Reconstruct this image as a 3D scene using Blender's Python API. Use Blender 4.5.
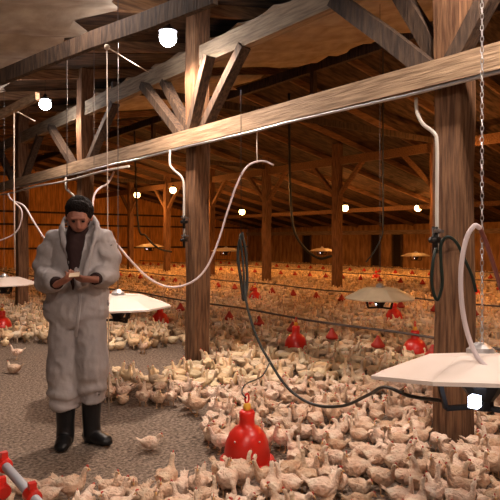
import bpy, bmesh, math, random
import numpy as np
from mathutils import Vector, Matrix, noise
random.seed(7); rng = np.random.default_rng(11)
C = bpy.context.scene
COL = C.collection
for o in list(bpy.data.objects): bpy.data.objects.remove(o)

# ------------------------------------------------------------------ camera
YAW = math.radians(38.9); SN, CS = math.sin(YAW), math.cos(YAW)
F = 560.0; CH = 1.45; HOR = 240.0
cd = bpy.data.cameras.new('camera'); cam = bpy.data.objects.new('camera', cd); COL.objects.link(cam)
cam.location = (0, 0, CH); cam.rotation_euler = (math.pi/2, 0, -YAW)
cd.sensor_width = 36; cd.lens = 36*F/500; cd.shift_y = -0.02; cd.clip_end = 200
C.camera = cam
def P(px, py, Y):                      # a photograph pixel at a depth (m) -> barn coordinates
    X = (px-250)*Y/F; z = CH+(HOR-py)*Y/F
    return Vector((CS*X+SN*Y, -SN*X+CS*Y, z))
def G(X, Y, z=0.0): return Vector((CS*X+SN*Y, -SN*X+CS*Y, z))
def camxy(v): return (CS*v[0]-SN*v[1], SN*v[0]+CS*v[1])
def pix(v):
    X, Y = camxy(v); return 250+F*X/Y, HOR+(CH-v[2])*F/Y

# ------------------------------------------------------------------ world + view
w = bpy.data.worlds.new('world'); C.world = w; w.use_nodes = True
w.node_tree.nodes['Background'].inputs[0].default_value = (0.9, 0.62, 0.45, 1)
w.node_tree.nodes['Background'].inputs[1].default_value = 0.03
C.view_settings.view_transform = 'Standard'; C.view_settings.look = 'None'
C.view_settings.gamma = 1; C.view_settings.use_curve_mapping = False
C.view_settings.exposure = 0.27
LED_W, WARM_W, UPF = 640, 370, 0.03
LED_C, WARM_C = (1.0, 0.79, 0.65), (1.0, 0.39, 0.095)

# ------------------------------------------------------------------ materials
def mat(name, base, rough=0.8, var=0.0, scale=6, stretch=(1,1,1), col2=None, bump=0.0, bscale=None, metal=0, coord='Object', rnd=0.0, attr=None, spec=0.3, trans=0):
    m = bpy.data.materials.new(name); m.use_nodes = True
    nt = m.node_tree; N = nt.nodes; L = nt.links; b = N['Principled BSDF']
    b.inputs['Roughness'].default_value = rough; b.inputs['Metallic'].default_value = metal
    b.inputs['Specular IOR Level'].default_value = spec
    b.inputs['Base Color'].default_value = (*base, 1)
    if trans: b.inputs['Transmission Weight'].default_value = trans
    tc = N.new('ShaderNodeTexCoord'); mp = N.new('ShaderNodeMapping'); mp.inputs['Scale'].default_value = stretch
    L.new(tc.outputs[coord], mp.inputs[0])
    out = None
    if col2:
        n = N.new('ShaderNodeTexNoise'); n.inputs['Scale'].default_value = scale; n.inputs['Detail'].default_value = 5
        L.new(mp.outputs[0], n.inputs['Vector'])
        r = N.new('ShaderNodeValToRGB'); r.color_ramp.elements[0].position = 0.35; r.color_ramp.elements[1].position = 0.65
        r.color_ramp.elements[0].color = (*base, 1); r.color_ramp.elements[1].color = (*col2, 1)
        L.new(n.outputs['Fac'], r.inputs[0]); out = r.outputs[0]
    if rnd or attr:
        mx = N.new('ShaderNodeMix'); mx.data_type = 'RGBA'; mx.blend_type = 'MULTIPLY'; mx.inputs[0].default_value = 1
        if attr:
            a = N.new('ShaderNodeAttribute'); a.attribute_name = attr; src = a.outputs['Color']
        else:
            oi = N.new('ShaderNodeObjectInfo'); r2 = N.new('ShaderNodeValToRGB')
            r2.color_ramp.elements[0].color = (1-rnd, 1-rnd*1.25, 1-rnd*1.6, 1); r2.color_ramp.elements[1].color = (1, 1, 1, 1)
            L.new(oi.outputs['Random'], r2.inputs[0]); src = r2.outputs[0]
        if out: L.new(out, mx.inputs[6])
        else: mx.inputs[6].default_value = (*base, 1)
        L.new(src, mx.inputs[7]); out = mx.outputs[2]
    if out: L.new(out, b.inputs['Base Color'])
    if bump:
        n = N.new('ShaderNodeTexNoise'); n.inputs['Scale'].default_value = bscale or scale; n.inputs['Detail'].default_value = 6
        L.new(mp.outputs[0], n.inputs['Vector'])
        bp = N.new('ShaderNodeBump'); bp.inputs['Strength'].default_value = bump; bp.inputs['Distance'].default_value = 0.02
        L.new(n.outputs['Fac'], bp.inputs['Height']); L.new(bp.outputs[0], b.inputs['Normal'])
    return m
def emis(name, col, s):
    m = bpy.data.materials.new(name); m.use_nodes = True; b = m.node_tree.nodes['Principled BSDF']
    b.inputs['Base Color'].default_value = (0.8, 0.8, 0.8, 1)
    b.inputs['Emission Color'].default_value = (*col, 1); b.inputs['Emission Strength'].default_value = s
    return m
def wood(name, a, b, st, rough=0.8): return mat(name, a, rough, col2=b, scale=5, stretch=st, bump=0.5, bscale=9)
W_POST = wood('post_timber', (0.085, 0.038, 0.018), (0.23, 0.12, 0.06), (9, 9, 0.8))
W_BEAM = wood('beam_timber', (0.23, 0.15, 0.09), (0.46, 0.32, 0.20), (9, 0.6, 9))
W_DARK = wood('dark_timber', (0.032, 0.020, 0.014), (0.095, 0.058, 0.036), (7, 7, 1))
W_RAFT = wood('rafter_timber', (0.12, 0.06, 0.03), (0.28, 0.15, 0.07), (0.6, 8, 8))
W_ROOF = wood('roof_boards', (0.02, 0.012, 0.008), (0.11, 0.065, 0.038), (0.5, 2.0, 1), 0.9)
W_PALE = wood('pale_timber', (0.20, 0.14, 0.09), (0.38, 0.28, 0.18), (8, 0.7, 8))
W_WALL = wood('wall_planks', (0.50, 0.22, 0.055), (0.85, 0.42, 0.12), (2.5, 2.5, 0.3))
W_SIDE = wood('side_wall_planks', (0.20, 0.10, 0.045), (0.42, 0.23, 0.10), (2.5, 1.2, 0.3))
M_LIT = mat('litter', (0.10, 0.072, 0.054), 0.95, col2=(0.36, 0.275, 0.21), scale=42, bump=0.8, bscale=75)
M_FEAT = mat('plumage', (0.82, 0.56, 0.42), 0.85, col2=(0.95, 0.82, 0.68), scale=9, bump=0.9, bscale=40, rnd=0.30, spec=0.15)
M_FLOCK = mat('flock_plumage', (0.76, 0.58, 0.42), 0.85, col2=(0.90, 0.78, 0.62), scale=7, attr='tint', spec=0.1, bump=0.4, bscale=30)
M_SKIN_B = mat('bird_skin', (0.72, 0.36, 0.24), 0.6)
M_BEAK = mat('beak_horn', (0.70, 0.42, 0.16), 0.5)
M_LEG = mat('bird_leg', (0.62, 0.38, 0.20), 0.6)
M_COMB = mat('comb_red', (0.60, 0.06, 0.04), 0.5)
M_PAN = mat('dull_red_plastic', (0.36, 0.025, 0.015), 0.5)
M_PIPE = mat('dull_pipe', (0.09, 0.07, 0.06), 0.5)
M_EYE = mat('bird_eye', (0.01, 0.01, 0.01), 0.2)
M_RED = mat('red_plastic', (0.72, 0.022, 0.012), 0.32, col2=(0.55, 0.02, 0.01), scale=4, spec=0.5)
M_YEL = mat('yellow_plastic', (0.85, 0.45, 0.05), 0.4)
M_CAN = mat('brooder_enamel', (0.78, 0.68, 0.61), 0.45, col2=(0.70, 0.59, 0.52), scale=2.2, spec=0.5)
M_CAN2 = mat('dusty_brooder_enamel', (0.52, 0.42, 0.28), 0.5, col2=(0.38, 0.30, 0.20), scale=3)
M_IRON = mat('dark_iron', (0.025, 0.022, 0.02), 0.5, metal=0.6)
M_GALV = mat('galvanised_steel', (0.55, 0.54, 0.55), 0.4, metal=0.8)
M_GREY = mat('grey_plastic', (0.40, 0.41, 0.45), 0.4)
M_WHT = mat('white_plastic', (0.50, 0.46, 0.41), 0.4)
M_ROPE = mat('pale_cord', (0.62, 0.52, 0.42), 0.8)
M_HOSEW = mat('pale_hose', (0.66, 0.56, 0.56), 0.35)
M_HOSEB = mat('black_hose', (0.03, 0.032, 0.028), 0.4)
M_HOSEG = mat('green_hose', (0.008, 0.016, 0.012), 0.4)
M_HOSER = mat('maroon_hose', (0.16, 0.05, 0.04), 0.4)
M_SUIT = mat('coverall_fabric', (0.38, 0.34, 0.325), 0.85, col2=(0.27, 0.24, 0.235), scale=3.2, bump=0.55, bscale=9)
M_SHIRT = mat('maroon_shirt', (0.022, 0.008, 0.007), 0.9)
M_SKIN = mat('skin', (0.28, 0.115, 0.075), 0.55)
M_HAIR = mat('black_hair', (0.010, 0.007, 0.006), 0.9, bump=1.0, bscale=60, spec=0.1)
M_BOOT = mat('black_rubber', (0.010, 0.010, 0.011), 0.35)
M_PAPER = mat('paper', (0.55, 0.42, 0.28), 0.8)
M_TARP = mat('ceiling_sheet', (0.30, 0.235, 0.17), 0.9, col2=(0.46, 0.38, 0.28), scale=4, bump=0.6, bscale=5)
M_BLK = mat('opening_dark', (0.02, 0.012, 0.008), 0.9)
E_LED = emis('led_glow', (0.86, 0.90, 1.0), 60)
E_WARM = emis('bulb_glow', (1.0, 0.60, 0.20), 16)
E_PILOT = emis('pilot_glow', (0.72, 0.80, 1.0), 9)

# ------------------------------------------------------------------ helpers
def obj(name, bm, m, parent=None, smooth=False, loc=None):
    me = bpy.data.meshes.new(name)
    if isinstance(bm, bmesh.types.BMesh):
        bmesh.ops.recalc_face_normals(bm, faces=bm.faces); bm.to_mesh(me); bm.free()
    else: me = bm
    for x in (m if isinstance(m, (list, tuple)) else [m]): me.materials.append(x)
    if smooth:
        for p in me.polygons: p.use_smooth = True
    o = bpy.data.objects.new(name, me); COL.objects.link(o)
    if loc is not None: o.location = loc
    if parent: o.parent = parent
    return o
def tag(o, label, cat, group=None, kind=None):
    o['label'] = label; o['category'] = cat
    if group: o['group'] = group
    if kind: o['kind'] = kind
    return o
def struct(o): o['kind'] = 'structure'; return o
def empty(name, loc, label, cat, group=None, rz=0):
    o = bpy.data.objects.new(name, None); COL.objects.link(o); o.location = loc; o.rotation_euler = (0, 0, rz)
    o.empty_display_size = 0.1
    return tag(o, label, cat, group)
def box(bm, x0, x1, y0, y1, z0, z1, M=None, mi=0):
    vs = [bm.verts.new((M @ Vector(c)) if M else c) for c in ((x0,y0,z0),(x1,y0,z0),(x1,y1,z0),(x0,y1,z0),(x0,y0,z1),(x1,y0,z1),(x1,y1,z1),(x0,y1,z1))]
    for f in ((0,3,2,1),(4,5,6,7),(0,1,5,4),(1,2,6,5),(2,3,7,6),(3,0,4,7)):
        bm.faces.new([vs[i] for i in f]).material_index = mi
def bar(bm, a, b, wd, ht, up=(0,0,1), mi=0, n=1, wob=0):
    a = Vector(a); b = Vector(b); d = b-a; t = d.normalized(); up = Vector(up)
    s = t.cross(up)
    if s.length < 1e-3: s = t.cross(Vector((1,0,0)))
    s.normalize(); u = s.cross(t)
    rings = []
    for i in range(n+1):
        c = a+d*(i/n)+(u*wob*math.sin(i*2.1)+s*wob*math.cos(i*1.7) if wob else Vector())
        rings.append([bm.verts.new(c+s*sx*wd/2+u*sy*ht/2) for sx, sy in ((-1,-1),(1,-1),(1,1),(-1,1))])
    for i in range(n):
        for k in range(4):
            bm.faces.new((rings[i][k], rings[i][(k+1)%4], rings[i+1][(k+1)%4], rings[i+1][k])).material_index = mi
    bm.faces.new(rings[0][::-1]).material_index = mi; bm.faces.new(rings[-1]).material_index = mi
def tube(bm, pts, rad, seg=10, ref=(0,1,0), mi=0, caps=True):
    """loft of (possibly elliptic) rings along pts; rad: r or (r_side, r_up); ref fixes the side axis"""
    pts = [Vector(p) for p in pts]; n = len(pts)
    if not isinstance(rad, (list, tuple)): rad = [rad]*n
    rings = []; ref = Vector(ref); prev = None
    for i, p in enumerate(pts):
        t = (pts[min(i+1, n-1)]-pts[max(i-1, 0)]).normalized()
        s = (ref if prev is None else prev); s = s-t*s.dot(t)
        if s.length < 1e-3: s = Vector((1,0.1,0)); s = s-t*s.dot(t)
        s.normalize(); prev = s; u = t.cross(s)
        r = rad[i]; ra, rb = r if isinstance(r, (list, tuple)) else (r, r)
        rings.append([bm.verts.new(p+s*ra*math.cos(2*math.pi*k/seg)+u*rb*math.sin(2*math.pi*k/seg)) for k in range(seg)])
    for i in range(n-1):
        for k in range(seg):
            bm.faces.new((rings[i][k], rings[i][(k+1)%seg], rings[i+1][(k+1)%seg], rings[i+1][k])).material_index = mi
    if caps:
        bm.faces.new(rings[0][::-1]).material_index = mi; bm.faces.new(rings[-1]).material_index = mi
def spline(pts, n=8):
    pts = [Vector(p) for p in pts]; q = [pts[0]*2-pts[1]]+pts+[pts[-1]*2-pts[-2]]; out = []
    for i in range(1, len(q)-2):
        for k in range(n):
            t = k/n; a, b, c, d = q[i-1], q[i], q[i+1], q[i+2]
            out.append(0.5*((2*b)+(c-a)*t+(2*a-5*b+4*c-d)*t*t+(3*b-a-3*c+d)*t**3))
    return out+[pts[-1]]
def lathe(bm, prof, seg=20, mi=0, M=None, phase=0):
    rings = []
    for r, z in prof:
        rings.append([bm.verts.new(((M @ Vector(v)) if M else v)) for v in [(r*math.cos(2*math.pi*k/seg+phase), r*math.sin(2*math.pi*k/seg+phase), z) for k in range(seg)]])
    for i in range(len(prof)-1):
        for k in range(seg):
            bm.faces.new((rings[i][k], rings[i][(k+1)%seg], rings[i+1][(k+1)%seg], rings[i+1][k])).material_index = mi
    bm.faces.new(rings[0][::-1]).material_index = mi; bm.faces.new(rings[-1]).material_index = mi
def ball(bm, c, r, sc=(1,1,1), mi=0, seg=12, rings=8):
    M = Matrix.Translation(c) @ Matrix.Diagonal((*[r*s for s in sc], 1))
    g = bmesh.ops.create_uvsphere(bm, u_segments=seg, v_segments=rings, radius=1, matrix=M)
    for v in g['verts']:
        for f in v.link_faces: f.material_index = mi
def fuse(bm, voxel, smooth=2, disp=0, dscale=8, seed=0):
    me = bpy.data.meshes.new('tmp'); bmesh.ops.recalc_face_normals(bm, faces=bm.faces); bm.to_mesh(me); bm.free()
    o = bpy.data.objects.new('tmp', me); COL.objects.link(o)
    r = o.modifiers.new('r', 'REMESH'); r.mode = 'VOXEL'; r.voxel_size = voxel; r.use_smooth_shade = True
    if smooth: s = o.modifiers.new('s', 'SMOOTH'); s.iterations = smooth; s.factor = 0.5
    dg = bpy.context.evaluated_depsgraph_get(); dg.update()
    out = bpy.data.meshes.new_from_object(o.evaluated_get(dg))
    bpy.data.objects.remove(o); bpy.data.meshes.remove(me)
    if disp:
        for v in out.vertices:
            k = noise.noise(v.co*dscale+Vector((seed,0,0)))+0.5*noise.noise(v.co*dscale*2.3+Vector((0,seed,5)))
            v.co += v.normal*k*disp
    return out
ORD = ['first','second','third','fourth','fifth','sixth','seventh','eighth','ninth','tenth','eleventh','twelfth','thirteenth','fourteenth','fifteenth','sixteenth','seventeenth','eighteenth','nineteenth','twentieth']

# ------------------------------------------------------------------ building shell
RX, RZ, SL = 7.8, 5.05, 0.20
XL, XR, YF, YB = -6.4, 22.0, -6.0, 27.5
roofz = lambda x: RZ-SL*abs(x-RX)
bm = bmesh.new()
nx, ny = 60, 70
gx = [XL-0.2+(XR-XL+0.4)*i/nx for i in range(nx+1)]; gy = [YF-0.2+(YB-YF+0.4)*j/ny for j in range(ny+1)]
vs = [[bm.verts.new((x, y, 0.012*noise.noise(Vector((x*1.3, y*1.3, 0))))) for y in gy] for x in gx]
for i in range(nx):
    for j in range(ny): bm.faces.new((vs[i][j], vs[i+1][j], vs[i+1][j+1], vs[i][j+1]))
struct(obj('floor', bm, M_LIT, smooth=True))
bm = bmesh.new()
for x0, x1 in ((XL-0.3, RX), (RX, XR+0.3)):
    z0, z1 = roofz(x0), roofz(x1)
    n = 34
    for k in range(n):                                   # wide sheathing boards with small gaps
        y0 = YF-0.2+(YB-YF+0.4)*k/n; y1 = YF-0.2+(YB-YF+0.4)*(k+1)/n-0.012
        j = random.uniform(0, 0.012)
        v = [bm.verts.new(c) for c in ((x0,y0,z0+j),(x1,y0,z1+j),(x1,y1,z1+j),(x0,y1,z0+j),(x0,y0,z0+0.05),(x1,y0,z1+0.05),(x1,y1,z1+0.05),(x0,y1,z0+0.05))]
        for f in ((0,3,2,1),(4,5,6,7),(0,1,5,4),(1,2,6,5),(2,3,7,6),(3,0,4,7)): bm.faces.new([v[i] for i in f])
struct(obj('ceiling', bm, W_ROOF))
bm = bmesh.new(); box(bm, XL-0.4, XR+0.4, YF-0.3, YB+0.3, 5.2, 5.25); struct(obj('trim_1', bm, W_DARK))
# back (end) wall: vertical planks up to the gable, two rails
bm = bmesh.new(); x = XL
while x < XR:
    wd = random.uniform(0.2, 0.3); x1 = min(x+wd, XR); h = roofz((x+x1)/2)-0.01; d = random.uniform(0, 0.015)
    box(bm, x, x1-0.012, YB+d, YB+0.05, 0, h); x = x1
box(bm, XL, XR, YB+0.05, YB+0.08, 0, 2.0)
struct(obj('wall_back', bm, W_WALL))
for i, z in enumerate((1.0, 2.15, 2.75)):
    bm = bmesh.new(); box(bm, XL, XR, YB-0.06, YB, z, z+0.09); struct(obj('trim_%d' % (i+2), bm, W_DARK))
# side wall right: boarded panels between studs, top plate
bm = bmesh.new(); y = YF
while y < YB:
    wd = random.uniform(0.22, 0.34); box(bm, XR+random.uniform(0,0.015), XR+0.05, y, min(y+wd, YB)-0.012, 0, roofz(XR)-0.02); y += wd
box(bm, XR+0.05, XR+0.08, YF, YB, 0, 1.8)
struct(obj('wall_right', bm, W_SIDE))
bm = bmesh.new(); box(bm, XR-0.14, XR, YF, YB, 1.72, 1.92); struct(obj('trim_5', bm, W_PALE))
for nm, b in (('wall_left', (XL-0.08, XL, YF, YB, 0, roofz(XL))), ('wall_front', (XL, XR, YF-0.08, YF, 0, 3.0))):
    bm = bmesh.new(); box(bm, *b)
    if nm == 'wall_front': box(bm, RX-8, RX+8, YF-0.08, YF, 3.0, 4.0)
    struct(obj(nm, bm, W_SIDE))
wi = 1
for px0, px1 in ((303.5, 311), (372, 380), (393, 402)):   # dark hatches in the side wall
    def yat(px): t = (px-250)/F; Y = XR/(SN+CS*t); return Y*(CS-SN*t)
    ya, yb = sorted((yat(px0), yat(px1)))
    bm = bmesh.new(); box(bm, XR-0.03, XR-0.005, ya, yb, 0.2, 1.7)
    o = struct(obj('window_%d' % wi, bm, M_BLK)); wi += 1
    bm = bmesh.new()
    for yy in (ya, yb): box(bm, XR-0.06, XR-0.002, yy-0.04, yy+0.04, 0.1, 1.72)
    obj('window_frame', bm, W_DARK, o)

# rafters
ys = [0.6+1.63*k for k in range(-3, 17)]
for side, (xa, xb) in (('near', (XL+0.1, RX)), ('far', (RX, XR-0.1))):
    for k, y in enumerate(ys):
        if camxy((xb, y))[1] < -2 and side == 'near': continue
        bm = bmesh.new(); bar(bm, (xa, y, roofz(xa)-0.075), (xb, y, roofz(xb)-0.075), 0.06, 0.14)
        o = obj('rafter', bm, W_RAFT)
        tag(o, 'sloping brown rafter under the %s roof slope, %s of its run from the camera end' % (side, ORD[min(k,19)]), 'rafter', 'roof rafters')
# purlins and beams that run along the rows
def timber(name, a, b, wd, ht, m, label, cat, n=12, wob=0.006, group=None):
    bm = bmesh.new(); bar(bm, a, b, wd, ht, n=n, wob=wob); return tag(obj(name, bm, m), label, cat, group)
ROW1, ROW2 = 3.6, 12.0
timber('purlin', (ROW1, -4, 3.55), (ROW1, YB, 3.55), 0.10, 0.22, W_PALE, 'pale timber purlin under the roof on the near row of posts', 'beam')
timber('purlin', (ROW2, -4, 3.70), (ROW2, YB, 3.70), 0.10, 0.22, W_RAFT, 'brown timber purlin on top of the far row of posts', 'beam')
timber('purlin', (RX, -4, RZ-0.24), (RX, YB, RZ-0.24), 0.10, 0.2, W_DARK, 'dark ridge purlin along the middle of the barn roof', 'beam')
timber('purlin', (17.2, -4, 2.62), (17.2, YB, 2.62), 0.10, 0.16, W_RAFT, 'brown purlin between the far posts and the side wall', 'beam')
timber('cross_beam', (ROW1-0.16, -3, 2.60), (ROW1-0.16, YB, 2.60), 0.11, 0.17, W_BEAM, 'long pale timber beam on the near row of posts above the man', 'beam')
timber('sagging_board', P(-60, 100, 6.3), P(215, -6, 3.85), 0.05, 0.14, W_DARK, 'dull brown board hanging under the roof at the upper left, with a cord hook', 'board', n=6)
timber('sagging_board', P(-30, 128, 6.9), P(38, 97, 6.0), 0.05, 0.09, W_BEAM, 'short pale board at the left edge beside the small white lamp', 'board', n=4)
# water pipes strapped under the long beam
bm = bmesh.new(); tube(bm, [(ROW1-0.2, -3+0.6*k, 2.495+0.006*math.sin(k*1.9)) for k in range(50)], 0.014, 8)
tag(obj('water_pipe', bm, M_GALV, smooth=True), 'thin pale metal pipe strapped under the long pale beam', 'pipe')
bm = bmesh.new(); tube(bm, [(ROW1-0.28, 6.6+0.6*k, 2.40+0.012*math.sin(k*1.3)) for k in range(30)], 0.016, 8)
tag(obj('water_pipe', bm, M_WHT, smooth=True), 'white pipe hanging just below the beam at the left, behind the man', 'pipe')

# ------------------------------------------------------------------ posts with V braces
def post(x, y, wd, label, group, zb, zt, offs, m=W_POST, mb=W_DARK, top=None):
    t = empty('wooden_post', (x, y, 0), label, 'post', group)
    bm = bmesh.new(); bar(bm, (0,0,0), (0,0,(top or roofz(x)-0.02)), wd, wd, up=(0,1,0), n=9, wob=0.007)
    obj('post_shaft', bm, m, t)
    for o, dx, ww in offs:
        bm = bmesh.new(); bar(bm, (dx, 0, zb), (dx, o, zt), ww, 0.12, n=4, wob=0.006, up=(1,0,0)); obj('brace', bm, mb, t)
    return t
names1 = {-1.1:'unseen', 2.17:'nearest large timber post, at the right behind the big white brooder', 5.43:'large timber post in the middle of the picture, behind the flock edge',
          8.70:'timber post rising behind the man in the white coverall', 11.96:'timber post at the left edge beside the far left brooder'}
k = 0
for y in (2.17, 5.43, 8.70, 11.96, 15.23, 18.5, 21.76, 25.0):
    lab = names1.get(y) or 'timber post of the near row, %s beyond the one at the left edge' % ORD[k-4]
    if y == 2.17: offs = [(1.0,-0.13,0.13),(0.5,-0.02,0.11),(-0.62,-0.13,0.10)]
    elif y == 5.43: offs = [(1.05,-0.13,0.09),(0.75,0.0,0.08),(-0.42,-0.13,0.08),(-0.9,-0.02,0.09)]
    else: offs = [(1.2,-0.13,0.09),(-1.1,0.0,0.09)]
    post(ROW1, y, 0.20, lab, 'near row of posts', 2.55, 3.45, offs); k += 1
k = 0
for y in (4.5, 7.7, 10.9, 14.0, 17.2, 20.4, 23.7):
    post(ROW2, y, 0.22, 'timber post with V braces in the far row, %s from the right' % ORD[k], 'far row of posts', 2.65, 3.62, [(0.95,0,0.09),(-0.95,0,0.09)], mb=W_RAFT); k += 1
# ridge struts on cross ties between the two rows
for i, y in enumerate((7.7, 14.0, 20.4)):
    bm = bmesh.new(); bar(bm, (ROW1, y, 3.72), (ROW2, y, 3.84), 0.06, 0.13)
    t = tag(obj('tie_beam', bm, W_DARK), 'dark tie beam across the barn with a short strut, %s from the camera' % ORD[i], 'beam', 'tie beams')
    bm = bmesh.new(); bar(bm, (RX, y, 3.75), (RX, y, 4.75), 0.1, 0.1, up=(0,1,0)); obj('strut', bm, W_DARK, t)

# torn pale sheet under the roof at the upper left
for y0, dy, x0, dx, lab in ((4.4,5.2,0.2,2.2,'torn pale insulation sheet sagging under the roof at the upper left'),(4.2,3.6,4.3,3.2,'pale ceiling sheet under the roof at the upper middle, nearer piece'),(8.6,3.4,4.3,3.0,'pale ceiling sheet under the roof at the upper middle, farther piece')):
    bm = bmesh.new(); nu, nv = 26, 12; gr = []
    for i in range(nu+1):
        row = []
        for j in range(nv+1):
            y = y0+dy*i/nu; x = x0+dx*j/nv
            if j == nv: x += 0.22*noise.noise(Vector((i*0.9, 3, 0)))*2
            row.append(bm.verts.new((x, y, roofz(x)-0.17-0.05*abs(math.sin(i*0.63))-(0.10*abs(noise.noise(Vector((i*.8,7,0)))) if j > nv-3 else 0)+0.02*noise.noise(Vector((x*3,y*3,0))))))
        gr.append(row)
    for i in range(nu):
        for j in range(nv): bm.faces.new((gr[i][j], gr[i+1][j], gr[i+1][j+1], gr[i][j+1]))
    o = obj('ceiling_sheet', bm, M_TARP, smooth=True); tag(o, lab, 'sheet')
    sm = o.modifiers.new('s', 'SOLIDIFY'); sm.thickness = 0.006
# ------------------------------------------------------------------ lamps
def lamp(loc, r, em, col, W, label, group, name='ceiling_lamp', top=None):
    t = empty(name, loc, label, 'lamp', group)
    bm = bmesh.new(); ball(bm, (0,0,0), r, seg=16, rings=10); obj('bulb', bm, em, t, smooth=True)
    bm = bmesh.new(); lathe(bm, [(0.02,r*0.8),(0.028,r*0.9),(0.028,r+0.05),(0.012,r+0.07)], 12); obj('lamp_socket', bm, M_IRON, t)
    bm = bmesh.new(); zt = (top or roofz(loc[0])-0.01)-loc[2]; tube(bm, [(0,0,r+0.06),(0,0,max(zt, r+0.1))], 0.004, 6); obj('lamp_cord', bm, M_IRON, t)
    bm = bmesh.new(); sr = 1.1
    lathe(bm, [(0.03,r+0.03),(r*sr,r*0.75),(r*sr,r*0.70),(0.03,r+0.015)], 16); obj('lamp_shade', bm, M_IRON, t)
    ld = bpy.data.lights.new('lamp_light', 'POINT'); ld.energy = W*(UPF if em is E_LED else 1.1); ld.color = col; ld.shadow_soft_size = r*1.15
    lo = bpy.data.objects.new('lamp_light', ld); COL.objects.link(lo); lo.parent = t
    ld = bpy.data.lights.new('lamp_downlight', 'SPOT'); ld.energy = W; ld.color = col; ld.shadow_soft_size = r*1.15; ld.spot_size = math.radians(172); ld.spot_blend = 0.25
    lo = bpy.data.objects.new('lamp_downlight', ld); COL.objects.link(lo); lo.parent = t; lo.location = (0,0,-r*0.2)
    return t
LX = 3.0
for y, lab, wf in ((5.08,'bright white lamp under the roof above the man',1.7), (8.81,'bright white lamp at the upper left, farther down the barn',0.6),
               (1.3,'bright white lamp under the roof above the big white brooder',0.8), (-2.5,'bright white lamp under the roof behind the camera',0.8)):
    lamp((LX, y, 3.557 if y < 8 else 3.57), 0.09, E_LED, LED_C, LED_W*wf, lab, 'white roof lamps', top=roofz(LX)-0.01)
for x, y, z, W, lab in ((-2.2,-0.5,3.0,0.25,'added white fill lamp hanging left of the camera'),(1.5,4.3,3.58,0.22,'added white lamp just above the top edge, on the near side of the long beam'),(0.3,0.3,3.4,0.75,'added white fill lamp straight above the camera')):  # unseen fill lamps, added to brighten the foreground, brooder tops and beam face
    lamp((x, y, z), 0.08, E_LED, LED_C, LED_W*W, lab, 'white roof lamps')
warm = [(242,212,23,'orange bulb left of the centre above the far flock'), (345,208,20,'orange bulb beside a far post right of the centre'), (418,208,20,'orange bulb seen just left of the nearest post'),
        (137,195,23,'orange bulb in front of the orange plank wall'), (173,190,20.7,'orange bulb just left of the middle post'), (209,217,25,'small dim orange bulb just right of the middle post')]
for px, py, Y, lab in warm:
    p = P(px, py, Y); lamp(p, 0.125 if Y < 24 else 0.06, E_WARM, WARM_C, WARM_W*(1 if Y < 24 else 0.4), lab, 'orange bulbs at the back', 'light_bulb')
for p, W, lab in ((P(454,172,12.5),1.0,'added orange fill bulb hidden behind the nearest post'),(P(197,190,15),1.0,'added orange fill bulb hidden behind the middle post'),
                  (Vector((9.5,2.6,3.3)),0.9,'added orange fill bulb outside the right edge, between the two rows'),(Vector((16.5,5.0,2.5)),1.0,'added orange fill bulb outside the right edge, near the side wall')):  # bulbs added out of sight to light the middle flock and rafters
    lamp(p, 0.08, E_WARM, WARM_C, WARM_W*W, lab, 'orange bulbs at the back', 'light_bulb')

# ------------------------------------------------------------------ brooders
def brooder(c, R, label, mc, rz=0.2, tilt=0, chain=None, light=0.3, links=False, hh=0.105):
    t = empty('brooder', c, label, 'brooder', 'gas brooders over the flock', rz)
    t.rotation_mode = 'ZYX' if False else 'XYZ'
    Mt = Matrix.Rotation(-rz, 4, 'Z') @ Matrix.Rotation(-YAW, 4, 'Z') @ Matrix.Rotation(tilt, 4, 'X') @ Matrix.Rotation(YAW+rz, 4, 'Z')
    bm = bmesh.new(); h = hh*R/0.5
    lathe(bm, [(R,-0.008),(R,0.008),(R*0.97,0.015),(R*0.48,h*0.93),(R*0.16,h),(R*0.14,h-0.01),(R*0.46,h*0.85),(R*0.95,0.0)], 8, M=Mt)
    obj('canopy', bm, mc, t)
    bm = bmesh.new(); lathe(bm, [(0.03,h-0.02),(0.06*R/.5,h),(0.06*R/.5,h+0.02),(0.02,h+0.05)], 12, M=Mt); obj('canopy_cap', bm, M_GALV, t)
    s = R/0.5; bm = bmesh.new()
    lathe(bm, [(0.05*s,0.05*s),(0.10*s,0.0),(0.10*s,-0.03*s),(0.05*s,-0.10*s),(0.05*s,-0.14*s)], 12)
    obj('burner', bm, M_IRON, t)
    bm = bmesh.new()
    for a in range(3):
        an = a*2.094+0.4; d = Vector((math.cos(an), math.sin(an), 0))*0.22*s
        bar(bm, d+Vector((0,0,0.04)), d*0.8+Vector((0,0,-0.13*s)), 0.02, 0.02); bar(bm, d*0.8+Vector((0,0,-0.13*s)), Vector((0,0,-0.13*s)), 0.025, 0.02)
    obj('burner_bracket', bm, M_IRON, t)
    q = Matrix.Rotation(-rz-YAW, 3, 'Z') @ Vector((-0.085*s, -0.13*s, -0.072*s))
    bm = bmesh.new(); box(bm, q.x-0.022*s*light, q.x+0.022*s*light, q.y-0.02*light, q.y+0.02*light, q.z-0.024*s*light, q.z+0.024*s*light); obj('pilot_lamp', bm, E_PILOT, t)
    bm = bmesh.new(); zt = (chain or roofz(c[0])-0.03)-c[2]
    if links:
        z = h+0.03; i = 0
        while z < zt:
            a = (math.cos(i*math.pi/2), math.sin(i*math.pi/2))
            pts = [(a[0]*0.007*math.cos(q2), a[1]*0.007*math.cos(q2), z+0.016*math.sin(q2)) for q2 in [2*math.pi*j/8 for j in range(9)]]
            tube(bm, pts, 0.0022, 5, caps=False, ref=(-a[1],a[0],0)); z += 0.026; i += 1
        obj('chain', bm, M_GALV, t)
    else:
        tube(bm, [(0,0,h),(0,0,zt)], 0.004, 6); obj('hanging_cord', bm, M_PIPE, t)
    return t
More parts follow.
